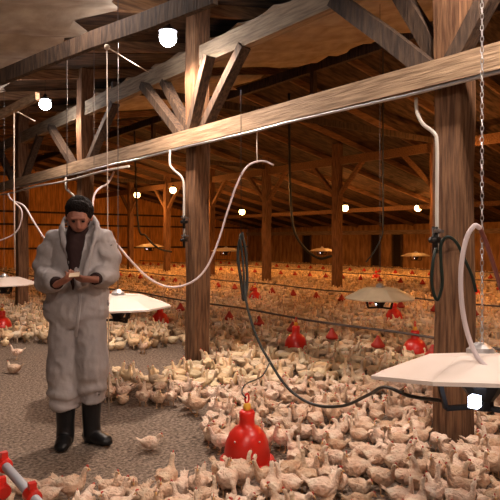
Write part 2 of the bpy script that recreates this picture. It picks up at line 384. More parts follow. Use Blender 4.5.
brooder(P(482, 377, 2.6), 0.52, 'big white brooder canopy on a chain at the right, nearest the camera', M_CAN, 0.15, tilt=-0.17, light=1.0, links=True)
brooder(P(118, 306, 5.15), 0.49, 'white brooder canopy just right of the man, partly behind him', M_CAN, 0.1, light=0.2)
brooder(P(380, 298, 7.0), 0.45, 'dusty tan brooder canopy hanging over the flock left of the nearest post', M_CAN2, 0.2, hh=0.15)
brooder(P(4, 284, 8.4), 0.5, 'white brooder canopy at the left edge behind the man', M_CAN, 0.3)
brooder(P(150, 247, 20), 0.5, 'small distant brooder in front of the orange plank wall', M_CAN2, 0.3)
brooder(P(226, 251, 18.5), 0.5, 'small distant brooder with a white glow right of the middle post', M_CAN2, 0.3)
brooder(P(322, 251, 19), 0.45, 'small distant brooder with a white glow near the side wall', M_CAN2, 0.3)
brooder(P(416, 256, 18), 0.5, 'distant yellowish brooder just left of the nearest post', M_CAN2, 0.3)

# ------------------------------------------------------------------ feeder lines with red pans
for i, (x, z) in enumerate(((5.46, 0.36), (9.0, 0.36), (13.8, 0.4), (17.6, 0.4))):
    y0 = -0.5 if i < 2 else 3.0
    t = empty('feeder_line', (x, y0, 0), 'dark feeder pipe with red pans through the flock, %s line beyond the near posts' % ORD[i], 'feeder', 'feeder lines')
    bm = bmesh.new(); n = int((26.5-y0)/0.75)
    tube(bm, [(0, 0.75*k, z+0.015*math.sin(k*1.4)) for k in range(n+1)], 0.015, 8); obj('feed_pipe', bm, M_PIPE, t)
    bmp = bmesh.new(); lathe(bmp, [(0.03,0.24),(0.05,0.20),(0.14,0.08),(0.165,0.07),(0.165,0.02),(0.12,0.0)], 14)
    me = None
    for k in range(n):
        if me is None: o = obj('feed_pan', bmp, M_PAN, t, smooth=True); me = o
        else: o = me.copy(); COL.objects.link(o); o.parent = t
        o.location = (0, 0.75*k+0.3, z-0.21); o.scale = (0.5, 0.5, 0.6)

# ------------------------------------------------------------------ red bell drinkers
def drinker(px, py, label, Y=None, s=1.0):
    Y = Y or CH*F/(py-HOR); loc = G((px-250)*Y/F, Y, 0.0)
    t = empty('bell_drinker', loc, label, 'drinker', 'red bell drinkers')
    t.scale = (s, s, s)
    bm = bmesh.new()
    lathe(bm, [(0.05,0.005),(0.155,0.0),(0.172,0.012),(0.175,0.05),(0.165,0.055),(0.155,0.03),(0.148,0.045),(0.146,0.10),(0.135,0.165),(0.112,0.215),(0.078,0.25),(0.052,0.262),(0.048,0.30),(0.052,0.345),(0.040,0.36)], 28)
    obj('bell', bm, M_RED, t, smooth=True)
    bm = bmesh.new(); lathe(bm, [(0.012,0.355),(0.024,0.36),(0.026,0.38),(0.022,0.40),(0.012,0.405)], 14); obj('adjusting_nut', bm, M_YEL, t, smooth=True)
    bm = bmesh.new(); pts = [(0.016*math.cos(a), 0, 0.435+0.03*math.sin(a)) for a in [2*math.pi*i/12 for i in range(13)]]
    tube(bm, pts, 0.006, 6, caps=False, ref=(0,1,0)); tube(bm, [(0,0,0.36),(0,0,0.41)], 0.008, 8); obj('hook', bm, M_RED, t)
    if px == 247:
        bm = bmesh.new()
        for a, z in ((-2.3,0.19),(-1.5,0.155),(-1.0,0.19)):
            ball(bm, (0.128*math.cos(a-0.68+0.68), 0.128*math.sin(a), z), 0.006)
        o = obj('rivet', bm, M_WHT, t); o.rotation_euler = (0, 0, -YAW+0.1)
    return t
drk = [(247,466,'big red bell drinker in the foreground, left of the centre'),(296,354,'red bell drinker right of the picture centre, behind the black hose'),
       (255,303,'small distant red bell drinker right of the middle post'),(160,328,'red bell drinker between the man and the middle post'),
       (2,334,'red bell drinker at the left edge behind the bare litter'),(394,324,'red bell drinker under the dusty tan brooder'),
       (475,300,'red bell drinker right of the nearest post'),(415,360,'red bell drinker behind the big white brooder'),
       (376,281,'tiny distant red bell drinker above the dusty tan brooder')]
dk = [drinker(*d) for d in drk]

# grey pipe with red clamps, lower left
a, b = P(2, 462, 2.75), P(40, 505, 2.35)
t = empty('feed_tube', (a.x, a.y, 0), 'grey plastic tube with red clamps leaning into the picture at the lower left', 'tube')
A, B = a-Vector((a.x,a.y,0)), b-Vector((a.x,a.y,0)); A.z = a.z; B.z = b.z; D = (B-A)
bm = bmesh.new(); tube(bm, [A-D*0.3, B+D*0.5], 0.021, 14); obj('tube_shaft', bm, M_GREY, t, smooth=True)
for f in (0.06, 0.82, -9):
    c = A+D*f if f > -5 else P(2,490,2.6)-Vector((a.x,a.y,0)); d = D.normalized(); bm = bmesh.new()
    tube(bm, [c-d*0.035, c-d*0.03, c+d*0.03, c+d*0.035], [0.024,0.034,0.034,0.024], 14)
    bar(bm, c+Vector((0,0,0.025)), c+Vector((0,0,0.06)), 0.03, 0.03, up=(1,0,0)); obj('clamp', bm, M_RED, t)

# ------------------------------------------------------------------ hoses, cords, conduits
def hose(name, pts, r, m, label, cat='hose', n=8, seg=8):
    bm = bmesh.new(); tube(bm, spline(pts, n) if n else pts, r, seg); return tag(obj(name, bm, m, smooth=True), label, cat)
hose('white_hose', [P(274,165,5.3),P(262,161,5.3),P(248,166,5.3),P(238,182,5.3),P(228,210,5.3),P(217,245,5.3),P(205,270,5.3),P(190,283,5.3),P(170,287,5.3),P(150,279,5.25),P(132,262,5.2),P(114,242,5.15),P(100,238,5.0)], 0.010, M_HOSEW, 'white hose sagging in a long arc across the middle post')
hose('hook_wire', [(P(257,128,5.4)), P(257,150,5.35), P(257,163,5.3)], 0.006, M_ROPE, 'short wire holding the top of the sagging white hose', 'wire', 0)
hose('black_hose', [P(240,238,4.6),P(243,262,4.6),P(246,300,4.5),P(256,335,4.3),P(270,362,4.1),P(288,388,3.9),P(312,404,3.7),P(342,406,3.5),P(368,395,3.2),P(385,387,3.0),P(410,396,2.85),P(445,401,2.65)], 0.010, M_HOSEB, 'long black hose hanging in an arc over the flock to the big white brooder')
hose('black_hose', [P(241,234,4.62),P(238,255,4.62),P(241,280,4.6),P(244,300,4.55),P(247,285,4.6),P(246,255,4.62),P(242,232,4.62)], 0.013, M_HOSEB, 'thick bundle of folded black hose hanging left of the centre')
hose('hose_cord', [P(241,90,4.62), P(241,160,4.62), P(241,234,4.62)], 0.003, M_IRON, 'thin dark cord that holds the folded black hose', 'cord', 0)
hose('supply_tube', [P(246,398,3.53),P(242,392,3.6),P(246,384,3.7),P(262,376,3.9),P(270,362,4.05)], 0.005, M_HOSEB, 'thin black tube feeding the big red drinker')
hose('pink_hose', [P(492,371,2.3),P(478,358,2.35),P(468,335,2.4),P(462,305,2.4),P(461,270,2.4),P(466,240,2.4),P(474,226,2.4),P(480,228,2.42)], 0.0105, M_HOSEW, 'pale pinkish hose looping up beside the nearest post to the big brooder')
hose('maroon_hose', [P(480,228,2.42),P(488,248,2.45),P(497,276,2.5),P(508,310,2.55),P(520,350,2.6)], 0.010, M_HOSER, 'dark maroon hose running down at the right edge')
hose('conduit', [P(416,98,4.05),P(417,112,4.0),P(423,124,3.95),P(434,133,3.9),P(437,145,3.88),P(437,200,3.88),P(437,250,3.88)], 0.013, M_WHT, 'white elbowed conduit down the left side of the nearest post', 'pipe', 5)
hose('conduit', [P(170,150,6.5),P(170,164,6.45),P(174,170,6.4),P(182,178,6.35),P(184,190,6.33),P(184,240,6.33)], 0.014, M_WHT, 'white elbowed conduit down the left side of the middle post', 'pipe', 5)
hose('conduit', [P(66,178,9.1),P(66,188,9.0),P(72,194,8.95),P(80,202,8.9)], 0.018, M_WHT, 'short white conduit below the beam above the man', 'pipe', 5)
hose('white_hose', [P(8,194,9.6),P(12,200,9.4),P(24,206,9.2),P(34,222,9),P(46,240,8.8),P(60,250,8.6)], 0.015, M_HOSEW, 'white hose hanging left of the man from the beam')
hose('white_hose', [P(12,200,9.4),P(22,212,9.4),P(16,232,9.4),P(-6,243,9.4)], 0.012, M_HOSEW, 'white hose curling down at the left edge')
hose('white_hose', [P(114,172,8.13),P(108,183,8),P(100,188,7.9),P(94,196,7.8),P(92,215,7.7)], 0.015, M_HOSEW, 'white hose curling down behind the head of the man')
hose('black_hose', [P(289,92,13),P(290,180,13),P(293,225,13),P(302,245,13),P(318,258,13),P(332,256,13)], 0.03, M_HOSEB, 'distant dark hose curving down over the side wall')
hose('black_hose', [P(134,121,17),P(138,222,17),P(146,236,17),P(158,248,17),P(172,252,17)], 0.03, M_HOSEB, 'distant dark hose in front of the orange plank wall')
hose('black_hose', [P(383,24,9),P(383,160,9),P(383,225,9),P(381,238,9),P(374,252,9),P(366,262,9)], 0.012, M_HOSEB, 'dark hose hanging above the dusty tan brooder')
hose('cord', [P(107,47,4.45), P(107.5,180,4.45), P(109,418,4.55)], 0.0045, M_ROPE, 'thin pale cord hanging from the board beside the man', 'cord', 0)
hose('cord', [P(107,47,4.45), P(128,60,5.6), P(150,73,7.2)], 0.0055, M_ROPE, 'pale slanting cord from the hook to the brace above the man', 'cord', 0)
hose('cord', [P(14,110,6.3), P(14,190,6.3), P(15,270,6.35)], 0.007, M_ROPE, 'pale cord hanging down at the left edge', 'cord', 0)
hose('cord', [P(14,110,6.3), P(35,121,8)], 0.007, M_ROPE, 'short slanting pale cord at the left edge', 'cord', 0)
hose('cord', [P(67,60,5.3), P(67,190,5.3)], 0.004, M_PIPE, 'dim cord hanging left of the man from the roof board', 'cord', 0)
hose('cord', [P(94,40,6.6), P(94,165,6.6)], 0.004, M_PIPE, 'dim cord hanging behind the pale cord above the man', 'cord', 0)
for nm, p, lab in (('pulley', P(107,47,4.44), 'small pulley hook on the roof board above the man'), ('pulley', P(14,110,6.28), 'small pulley hook on the short pale board')):
    bm = bmesh.new(); ball(bm, p, 0.022); tag(obj(nm, bm, M_ROPE, smooth=True), lab, 'pulley')
# valves and hose coil on the nearest post; valve on the middle post
def valve(c, s, label):
    t = empty('valve', c, label, 'valve')
    bm = bmesh.new(); tube(bm, [(0,0,-0.09*s),(0,0,0.09*s)], 0.02*s, 10); tube(bm, [(-0.05*s,0,0),(0.05*s,0,0)], 0.022*s, 10, ref=(0,0,1)); obj('valve_body', bm, M_IRON, t, smooth=True)
    bm = bmesh.new(); box(bm, -0.06*s, 0.06*s, -0.03*s, -0.02*s, 0.05*s, 0.07*s); ball(bm, (0.0,-0.03*s,0.06*s), 0.018*s); obj('valve_handle', bm, M_PIPE, t)
valve(P(435,240,3.8), 1.0, 'black valve on the nearest post')
valve(P(184,222,6.31), 0.8, 'dark valve on the left side of the middle post, upper one')
valve(P(184,240,6.31), 0.8, 'dark valve on the left side of the middle post, lower one')
hose('green_hose', [P(436,248,3.76),P(433,262,3.74),P(432,285,3.74),P(437,300,3.74),P(442,285,3.74),P(441,262,3.74),P(441,245,3.74),P(447,237,3.72),P(456,242,3.72),P(464,258,3.72),P(472,276,3.72),P(476,292,3.72)], 0.011, M_HOSEG, 'dark green hose coiled from the valve across the nearest post')

# ------------------------------------------------------------------ the man
MX, MY = (78-250)/F*4.0, 4.0
root_loc = G(MX, MY, 0)
def H(px, py, dy=0.0):                # man-local point: x right, y away, z up
    return Vector(((px-78)/140.0, dy, CH+(HOR-py)/140.0))
# body, one continuous surface
bm = bmesh.new()
tube(bm, [H(76,300,0.02),H(76,280,0.03),H(77,255,0.02),H(78,238,0.01),H(79,230,0.0)], [(0.15,0.11),(0.14,0.10),(0.13,0.09),(0.10,0.065),(0.06,0.06)], 16, ref=(1,0,0))
tube(bm, [H(78,238,0.02),H(80,228,-0.02),H(82,218,-0.05)], [0.062,0.058,0.06], 12, ref=(1,0,0))
hc = H(82,216,-0.08)
ball(bm, hc+Vector((0,0.015,0.02)), 0.1, (0.84,1.0,1.05), seg=20, rings=14)          # skull
tube(bm, [hc+Vector((0.0,-0.02,0.0)), hc+Vector((0.012,-0.045,-0.055)), hc+Vector((0.018,-0.045,-0.098)), hc+Vector((0.020,-0.040,-0.112))], [(0.072,0.075),(0.064,0.055),(0.044,0.036),(0.024,0.02)], 14, ref=(1,0,0))  # jaw
fd = Vector((0.24,-0.82,-0.50)).normalized()                                              # face direction
fr = Vector((0.97,0.24,0)).normalized(); fu = fr.cross(fd); fu = -fu if fu.z < 0 else fu
fc = hc+fd*0.106-fu*0.004
tube(bm, [fc+fu*0.025+fd*0.004, fc-fu*0.005+fd*0.02, fc-fu*0.018+fd*0.026, fc-fu*0.026+fd*0.008], [0.008,0.012,0.014,0.008], 8, ref=fr)  # nose
tube(bm, [fc+fu*0.036-fr*0.05, fc+fu*0.04, fc+fu*0.036+fr*0.05], [0.008,0.012,0.008], 8, ref=fu)         # brow
for s, k in ((1,0.003),(-1,-0.003)): tube(bm, [fc-fu*0.048-fr*0.022+fd*0.001+fu*k*1.6, fc-fu*0.047+fd*0.009+fu*k*1.6, fc-fu*0.048+fr*0.022+fd*0.001+fu*k*1.6], [0.003,0.006,0.003], 6, ref=fu)  # lips
for s in (-1,1): ball(bm, hc+fr*0.082*s-fu*0.012+Vector((0,0.015,0)), 0.03, (0.35,0.7,1))  # ears
def hand(bm, wrist, d, n, side, curl):
    """palm from wrist along d, n = palm normal direction (towards which fingers curl), side = thumb side sign"""
    d = d.normalized(); n = (n-d*n.dot(d)).normalized(); s = d.cross(n)*side
    tube(bm, [wrist-d*0.03, wrist, wrist+d*0.03, wrist+d*0.075, wrist+d*0.088], [(0.027,0.022),(0.028,0.02),(0.036,0.017),(0.040,0.015),(0.034,0.011)], 12, ref=s)
    for i, L in enumerate((0.070,0.078,0.073,0.056)):
        o = wrist+d*0.080+s*(0.029-0.0195*i); pts = [o-d*0.02, o]; ang = 0.0; p = o
        for j, f in enumerate((0.45,0.31,0.24)):
            ang += curl*(0.8 if j == 0 else 1.0)*(1+0.12*i); p = p+(d*math.cos(ang)+n*math.sin(ang))*L*f; pts.append(p)
        tube(bm, pts, [0.0088,0.0088,0.0080,0.0074,0.006], 8, ref=s)
    o = wrist+d*0.02+s*0.026
    tube(bm, [o-s*0.008, o+s*0.018+d*0.02+n*0.012, o+s*0.018+d*0.046+n*0.028, o+s*0.006+d*0.064+n*0.036], [0.013,0.0115,0.010,0.007], 8, ref=n)
shL, shR = H(55,240,0.03), H(101,240,0.03)
elL, elR = H(43,275,0.02), H(106,272,0.04)
wrL, wrR = H(71,281,-0.27), H(104,277,-0.25)
for sh, el, wr in ((shL,elL,wrL),(shR,elR,wrR)):
    tube(bm, [sh+Vector((0.06 if sh is shL else -0.06,0.05,0.0)), sh, sh.lerp(el,0.5), el], [0.05,0.055,0.047,0.04], 12, ref=(0,1,0))
    tube(bm, [el, el.lerp(wr,0.35), wr], [0.042,0.04,0.027], 12, ref=(0,0,1))
hand(bm, wrL, Vector((0.85,-0.2,0.45)), Vector((0.35,0.1,0.9)), -1, 0.6)
hand(bm, wrR, Vector((-0.85,-0.30,0.05)), Vector((-0.3,0.4,0.7)), 1, 0.5)
hipL, hipR = H(66,318,0.02), H(88,318,0.02)
knL, knR = H(63,368,-0.01), H(92,366,0.0)
anL, anR = Vector((-0.082,-0.02,0.11)), Vector((0.09,0.02,0.11))
tube(bm, [H(76,322,0.02),H(76,312,0.02),H(76,298,0.02)], [(0.12,0.09),(0.155,0.11),(0.15,0.11)], 16, ref=(1,0,0))
for hp, kn, an in ((hipL,knL,anL),(hipR,knR,anR)):
    tube(bm, [hp, hp.lerp(kn,0.5), kn, kn.lerp(an,0.35), an], [0.085,0.07,0.055,0.055,0.04], 12, ref=(1,0,0))
    f = Vector((0.05,-0.12,-0.05)) if hp is hipL else Vector((0.13,-0.05,-0.05))
    tube(bm, [an, an+f*0.3+Vector((0,0,-0.04)), an+f*0.6+Vector((0,0,-0.055))], [0.036,0.025,0.018], 10, ref=(0,0,1))
man = obj('person', fuse(bm, 0.0055, 2), M_SKIN, loc=root_loc); man.rotation_euler = (0, 0, -YAW)
tag(man, 'man in white coverall and black boots, head bowed, looking at his hands', 'person')
for s in (-1,1):      # eyes, half closed looking down
    bm = bmesh.new(); ball(bm, fc+fr*0.031*s+fu*0.016+fd*0.003, 0.0115, (1,0.9,0.7)); obj('eye', bm, M_EYE, man, smooth=True)
bm = bmesh.new()      # hair cap
ball(bm, hc+Vector((-0.002,0.026,0.038)), 0.1, (0.98,1.10,1.08), seg=20, rings=14)
ball(bm, hc+Vector((0.012,-0.050,0.060)), 0.06, (1.3,1.0,0.78), seg=16, rings=10)
ball(bm, hc+Vector((-0.005,0.075,-0.035)), 0.055, (1.15,0.7,1.1), seg=16, rings=10)
obj('hair', fuse(bm, 0.006, 2, 0.005, 30), M_HAIR, man)
# maroon shirt: chest in the V opening, collar, cuffs
bm = bmesh.new()
tube(bm, [H(79,292,-0.05),H(79,270,-0.06),H(78,250,-0.055),H(78,238,-0.035),H(79,229,-0.01),H(80,224,-0.01)], [(0.02,0.08),(0.040,0.110),(0.066,0.115),(0.075,0.10),(0.072,0.075),(0.064,0.066)], 18, ref=(1,0,0))
obj('shirt', fuse(bm, 0.008, 2, 0.006, 14), M_SHIRT, man)
for wr, el in ((wrL,elL),(wrR,elR)):
    d = (wr-el).normalized(); bm = bmesh.new(); tube(bm, [wr-d*0.09, wr-d*0.04, wr-d*0.005, wr+d*0.0], [0.045,0.043,0.040,0.034], 14, ref=(0,0,1)); obj('shirt_cuff', fuse(bm, 0.006, 1, 0.003, 30), M_SHIRT, man)
# coverall
bm = bmesh.new()
R_ = (1,0,0)
tube(bm, [H(76,326,0.02),H(76,315,0.02),H(76,300,0.02),H(77,285,0.02),H(77,268,0.025),H(77,250,0.035),H(77,238,0.045),H(77,230,0.05)],
     [(0.17,0.13),(0.225,0.155),(0.225,0.155),(0.21,0.15),(0.20,0.145),(0.20,0.135),(0.175,0.12),(0.12,0.08)], 24, ref=R_)
for sh, el, wr, sg in ((shL,elL,wrL,1),(shR,elR,wrR,-1)):
    d = (wr-el).normalized()
    tube(bm, [sh+Vector((0.09*sg,0,0.015)), sh+Vector((0.0,0,0.0)), sh.lerp(el,0.45)+Vector((-0.02*sg,0,0)), el.lerp(sh,0.12)+Vector((-0.01*sg,0.01,0)), el+Vector((0,0.0,-0.025))], [0.08,0.090,0.090,0.088,0.075], 16, ref=(0,1,0))
    tube(bm, [el+Vector((0,0.03,-0.012)), el.lerp(wr,0.25)+Vector((0,0,-0.015)), el.lerp(wr,0.55)+Vector((0,0,-0.008)), wr-d*0.075, wr-d*0.05], [0.075,0.092,0.078,0.064,0.056], 16, ref=(0,0,1))
# collar / folded hood behind and beside the neck
tube(bm, spline([H(86,286,-0.135),H(80,268,-0.135),H(71,246,-0.12),H(65,230,-0.06),H(65,218,0.03),H(76,214,0.10),H(90,218,0.08),H(97,227,-0.01),H(97,242,-0.09),H(93,262,-0.13),H(90,284,-0.135)],4), 0.021, 10, ref=(0,0,1))
tube(bm, [H(66,226,0.05),H(78,222,0.10),H(92,226,0.07)], [0.04,0.055,0.04], 12, ref=(0,0,1))
for hp, kn, hem, rr in ((hipL,knL,Vector((-0.082,-0.02,0.255)),0),(hipR,knR,Vector((0.095,0.02,0.30)),1)):
    top = hp+Vector((0,0,0.04))
    tube(bm, [top, hp.lerp(kn,0.35), hp.lerp(kn,0.75), kn, kn.lerp(hem,0.4), kn.lerp(hem,0.75), hem], [(0.11,0.12),(0.116,0.12),(0.115,0.115),(0.116,0.115),(0.112,0.11),(0.104,0.105),(0.094,0.10)], 18, ref=R_)
me = fuse(bm, 0.010, 4)
for v in me.vertices:     # cloth folds: vertical on the torso, sagging rings over the shins
    c = v.co; k = noise.noise(Vector((c.x*7, c.y*7, c.z*2.6)))*0.012-abs(noise.noise(Vector((c.x*9+c.z*5, c.y*9, c.z*7-c.x*6))))*0.017-abs(noise.noise(Vector((c.x*20-c.z*9, c.y*20, c.z*14+c.x*9))))*0.007+0.006
    if c.z < 0.62: k += 0.010*math.sin(c.z*52+3*noise.noise(c*6))*min(1, (0.62-c.z)*4)
    if 0.95 < c.z < 1.45 and abs(c.x) > 0.17: k += 0.008*math.sin(c.z*45+c.x*18)
    v.co += v.normal*k
obj('coverall', me, M_SUIT, man)
# front zip placket
bm = bmesh.new(); tube(bm, spline([H(86,292,-0.135),H(86,300,-0.146),H(84,318,-0.145),H(80,334,-0.10)],5), [(0.012,0.005)]*16, 6, ref=R_); obj('zip_flap', bm, M_SUIT, man)
# boots
def boot(an, f, top, label=None):
    bm = bmesh.new(); a = Vector((an.x, an.y, 0)); fn = Vector((f.x, f.y, 0)).normalized()
    tube(bm, [Vector((a.x,a.y,top)), Vector((a.x,a.y,top-0.01)), Vector((a.x,a.y,0.22)), Vector((a.x,a.y,0.13)), a+fn*0.01+Vector((0,0,0.06)), a+fn*0.0+Vector((0,0,0.012))], [0.068,0.072,0.067,0.062,0.064,0.056], 16, ref=R_)
    tube(bm, [a-fn*0.06+Vector((0,0,0.045)), a+Vector((0,0,0.052)), a+fn*0.09+Vector((0,0,0.047)), a+fn*0.16+Vector((0,0,0.038)), a+fn*0.195+Vector((0,0,0.030))], [(0.038,0.042),(0.050,0.052),(0.055,0.045),(0.050,0.034),(0.024,0.018)], 14, ref=Vector((-fn.y,fn.x,0)))
    obj('boot', fuse(bm, 0.007, 2), M_BOOT, man)
boot(anL, Vector((0.15,-1,0)), 0.30); boot(anR, Vector((0.85,-0.55,0)), 0.34)
hm = (wrL+wrR)/2
bm = bmesh.new(); c = H(89,272,-0.335); M = Matrix.Translation(c) @ Matrix.Rotation(0.5,4,'X') @ Matrix.Rotation(0.15,4,'Z'); box(bm, -0.032,0.032,-0.024,0.024,-0.003,0.003, M)
o = obj('note_pad', bm, M_PAPER, None, loc=root_loc); o.rotation_euler = (0,0,-YAW); tag(o, 'small pale notepad held in the hands of the man', 'notepad')

# ------------------------------------------------------------------ chickens
def bird_path(kind):
    body = [(-0.150,0,0.178,.006,.004),(-0.125,0,0.162,.022,.014),(-0.095,0,0.147,.042,.036),(-0.05,0,0.134,.060,.056),(0.0,0,0.128,.066,.064),(0.045,0,0.132,.060,.060),(0.075,0,0.146,.046,.048)]
    if kind == 'stand': neck = [(0.094,0,0.172,.030,.032),(0.104,0,0.198,.021,.022),(0.112,0,0.222,.017,.018),(0.121,0,0.243,.019,.020),(0.135,0,0.250,.0175,.018),(0.150,0,0.247,.010,.010)]
    if kind == 'turn': neck = [(0.092,0.004,0.172,.030,.032),(0.098,0.008,0.200,.021,.022),(0.100,0.014,0.228,.017,.018),(0.100,0.026,0.248,.019,.020),(0.100,0.042,0.254,.0175,.018),(0.099,0.056,0.250,.010,.010)]
    if kind == 'tall': neck = [(0.090,0,0.178,.030,.030),(0.098,0,0.212,.019,.020),(0.102,0,0.248,.015,.016),(0.108,0,0.276,.018,.019),(0.122,0,0.284,.0175,.018),(0.137,0,0.280,.010,.010)]
    if kind == 'peck': neck = [(0.104,0,0.146,.032,.034),(0.130,0,0.128,.022,.022),(0.148,0,0.098,.017,.018),(0.158,0,0.068,.019,.020),(0.163,0,0.050,.0175,.018),(0.166,0,0.035,.010,.010)]
    if kind == 'rest': neck = [(0.094,-0.004,0.160,.033,.034),(0.104,-0.012,0.178,.025,.026),(0.112,-0.020,0.192,.021,.021),(0.122,-0.028,0.202,.020,.020),(0.135,-0.036,0.203,.0175,.018),(0.148,-0.044,0.198,.010,.010)]
    p = body+neck
    if kind == 'rest': p = [(a,b,c-0.062,d,e) for a,b,c,d,e in p]
    return p
def bird_mesh(kind, seed):
    p = bird_path(kind); lie = kind == 'rest'; dz = -0.062 if lie else 0
    bm = bmesh.new(); tube(bm, [q[:3] for q in p], [(q[3],q[4]) for q in p], 14)
    for s in (-1,1):
        tube(bm, [(0.055,s*0.050,0.148+dz),(0.03,s*0.062,0.145+dz),(-0.02,s*0.066,0.140+dz),(-0.07,s*0.054,0.143+dz),(-0.115,s*0.030,0.152+dz)], [(0.008,0.014),(0.014,0.034),(0.013,0.040),(0.010,0.026),(0.004,0.007)], 10)
        if not lie: tube(bm, [(0.0,s*0.030,0.12),(0.006,s*0.032,0.085),(-0.004,s*0.032,0.058)], [0.034,0.024,0.011], 10)
    for j in (-1,0,1): tube(bm, [(-0.10,j*0.008,0.150+dz),(-0.16,j*0.022,0.190+dz-abs(j)*0.008),(-0.185,j*0.030,0.204+dz-abs(j)*0.010)], [(0.016,0.010),(0.014,0.006),(0.006,0.004)], 6)
    me = fuse(bm, 0.0068, 1, 0.0042, 30, seed)
    bm = bmesh.new(); bm.from_mesh(me); bpy.data.meshes.remove(me)
    for f in bm.faces:
        f.smooth = True
    h = Vector(p[-2][:3]); e = Vector(p[-1][:3]); d = (Vector(p[-1][:3])-Vector(p[-2][:3])).normalized(); sd = d.cross(Vector((0,0,1))).normalized(); u = sd.cross(d)
    tube(bm, [e-d*0.006, e+d*0.008, e+d*0.021-u*0.005], [0.0085,0.006,0.0012], 8, mi=1)
    for k, (q, hh) in enumerate(((-0.006,0.008),(0.002,0.012),(0.010,0.009))): tube(bm, [h+d*q+u*0.010, h+d*q+u*(0.016+hh)], [(0.003,0.006),(0.0015,0.003)], 6, mi=3, ref=sd)
    tube(bm, [e-u*0.006, e-u*0.018-d*0.002], [0.004,0.0015], 6, mi=3, ref=sd)
    for s in (-1,1): ball(bm, h+sd*s*0.0165+u*0.003+d*0.004, 0.0035, mi=4, seg=6, rings=5)
    if not lie:
        for s in (-1,1):
            a = Vector((-0.004,s*0.032,0.062)); b = Vector((0.004,s*0.033,0.008)); tube(bm, [a,b], [0.0055,0.0045], 7, mi=2)
            for q in (-0.5,0,0.5): tube(bm, [b, b+Vector((0.018*math.cos(q),0.018*math.sin(q),-0.003)), b+Vector((0.034*math.cos(q),0.034*math.sin(q),-0.006))], [0.0045,0.0038,0.002], 5, mi=2)
            tube(bm, [b, b+Vector((-0.014,0,-0.005))], [0.004,0.002], 5, mi=2)
    bmesh.ops.scale(bm, vec=(0.84,1.02,1.03), verts=bm.verts); out = bpy.data.meshes.new('chicken_'+kind); bm.to_mesh(out); bm.free()
    for m in (M_FEAT, M_BEAK, M_LEG, M_COMB, M_EYE): out.materials.append(m)
    for pl in out.polygons: pl.use_smooth = True
    return out
KINDS = ['stand','turn','tall','peck','rest']
KW = [0.30,0.20,0.14,0.14,0.22]
MESH = {k: [bird_mesh(k, 3+7*i+j*13) for j in range(2)] for i, k in enumerate(KINDS)}

# where the litter is bare (floor points in the photograph's frame)
BARE = [[(-80,349),(46,346),(100,352),(112,352),(185,346),(192,370),(150,384),(118,380),(108,404),(185,412),(214,426),(205,440),(224,470),(222,486),(150,497),(120,494),(95,499),(62,500),(45,492),(-10,500),(-80,506)]]
def inside(px, py, poly):
    c = False; n = len(poly)
    for i in range(n):
        x0, y0 = poly[i]; x1, y1 = poly[(i+1)%n]
        if (y0 > py) != (y1 > py) and px < (x1-x0)*(py-y0)/(y1-y0)+x0: c = not c
    return c
OBST = [(ROW1, y, 0.17) for y in (2.17,5.43,8.70,11.96)]+[(ROW2, y, 0.2) for y in (4.5,7.7,10.9,14.0,17.2,20.4,23.7)]
OBST += [(o.location.x, o.location.y, 0.20) for o in dk]+[(root_loc.x, root_loc.y, 0.5)]
OBST += [(P(20,480,2.6).x, P(20,480,2.6).y, 0.05)]
def free(x, y, ob=True):
    X, Y = camxy((x, y))
    if Y < 2.2: return False
    px, py = 250+F*X/Y, HOR+CH*F/Y
    if any(inside(px, py, b) for b in BARE): return False
    if ob and any((x-a)**2+(y-b)**2 < (r+0.06)**2 for a, b, r in OBST): return False
    return True
BS = 0.74; RC, HL = 0.0425, 0.036          # capsule radius / half length used to keep birds apart
def capd(a, b):
    best = 9
    for s in (-1,0,1):
        for t in (-1,0,1):
            d = (a[0]+s*HL*a[2]-b[0]-t*HL*b[2])**2+(a[1]+s*HL*a[3]-b[1]-t*HL*b[3])**2
            if d < best: best = d
    return math.sqrt(best)
near = []; grid = {}
def try_add(x, y, ang, kind, gapf=1.0):
    e = (x, y, math.cos(ang), math.sin(ang), ang, kind); gi, gj = int(x//0.3), int(y//0.3)
    for i in (-1,0,1):
        for j in (-1,0,1):
            for q in grid.get((gi+i, gj+j), ()):
                if capd(e, q) < 2*RC*gapf: return False
    grid.setdefault((gi,gj), []).append(e); near.append(e); return True
special = []
def put(px, py, deg, kind, label):      # single birds on the bare litter; deg = heading seen from the camera (0 = right, 90 = away)
    Y = CH*F/(py-HOR); g = G((px-250)*Y/F, Y); ang = math.radians(deg)-YAW
    if try_add(g.x, g.y, ang, kind, 0.8): special.append((near[-1], label))
put(17,360,200,'stand','white chicken standing alone on the bare litter at the left edge')
put(14,374,175,'rest','white chicken lying on the bare litter at the left, nearer than the standing one')
put(150,450,20,'rest','white chicken lying alone on bare litter between the boots and the red drinker')
put(143,354,250,'tall','white chicken standing on bare litter behind the group beside the man')
put(128,393,170,'rest','white chicken at the left end of the small group right of the man')
Rr = random.Random(5)
YN = 7.6
for attempt in range(52000):
    Y = math.sqrt(Rr.uniform(2.35**2, YN**2)); X = Rr.uniform(-0.62, 0.62)*Y; g = G(X, Y)
    if not free(g.x, g.y): continue
    px, py = 250+F*X/Y, HOR+CH*F/Y
    if 108 < px < 215 and 346 < py < 412 and Rr.random() < 0.55: continue
    kind = Rr.choices(KINDS, KW)[0]
    try_add(g.x, g.y, Rr.uniform(0, 2*math.pi), kind, 0.92)
sp = {id(s[0]): s[1] for s in special}
vis = []
for e in near:
    X, Y = camxy(e); px = 250+F*X/Y; pt = HOR+(CH-0.24)*F/Y
    if -12 < px < 512 and pt < 500: vis.append((Y, e))
vis.sort(key=lambda t: t[0])
solo = [e for Y, e in vis if id(e) in sp]+[e for Y, e in vis if id(e) not in sp][:295]
soloid = set(id(e) for e in solo)
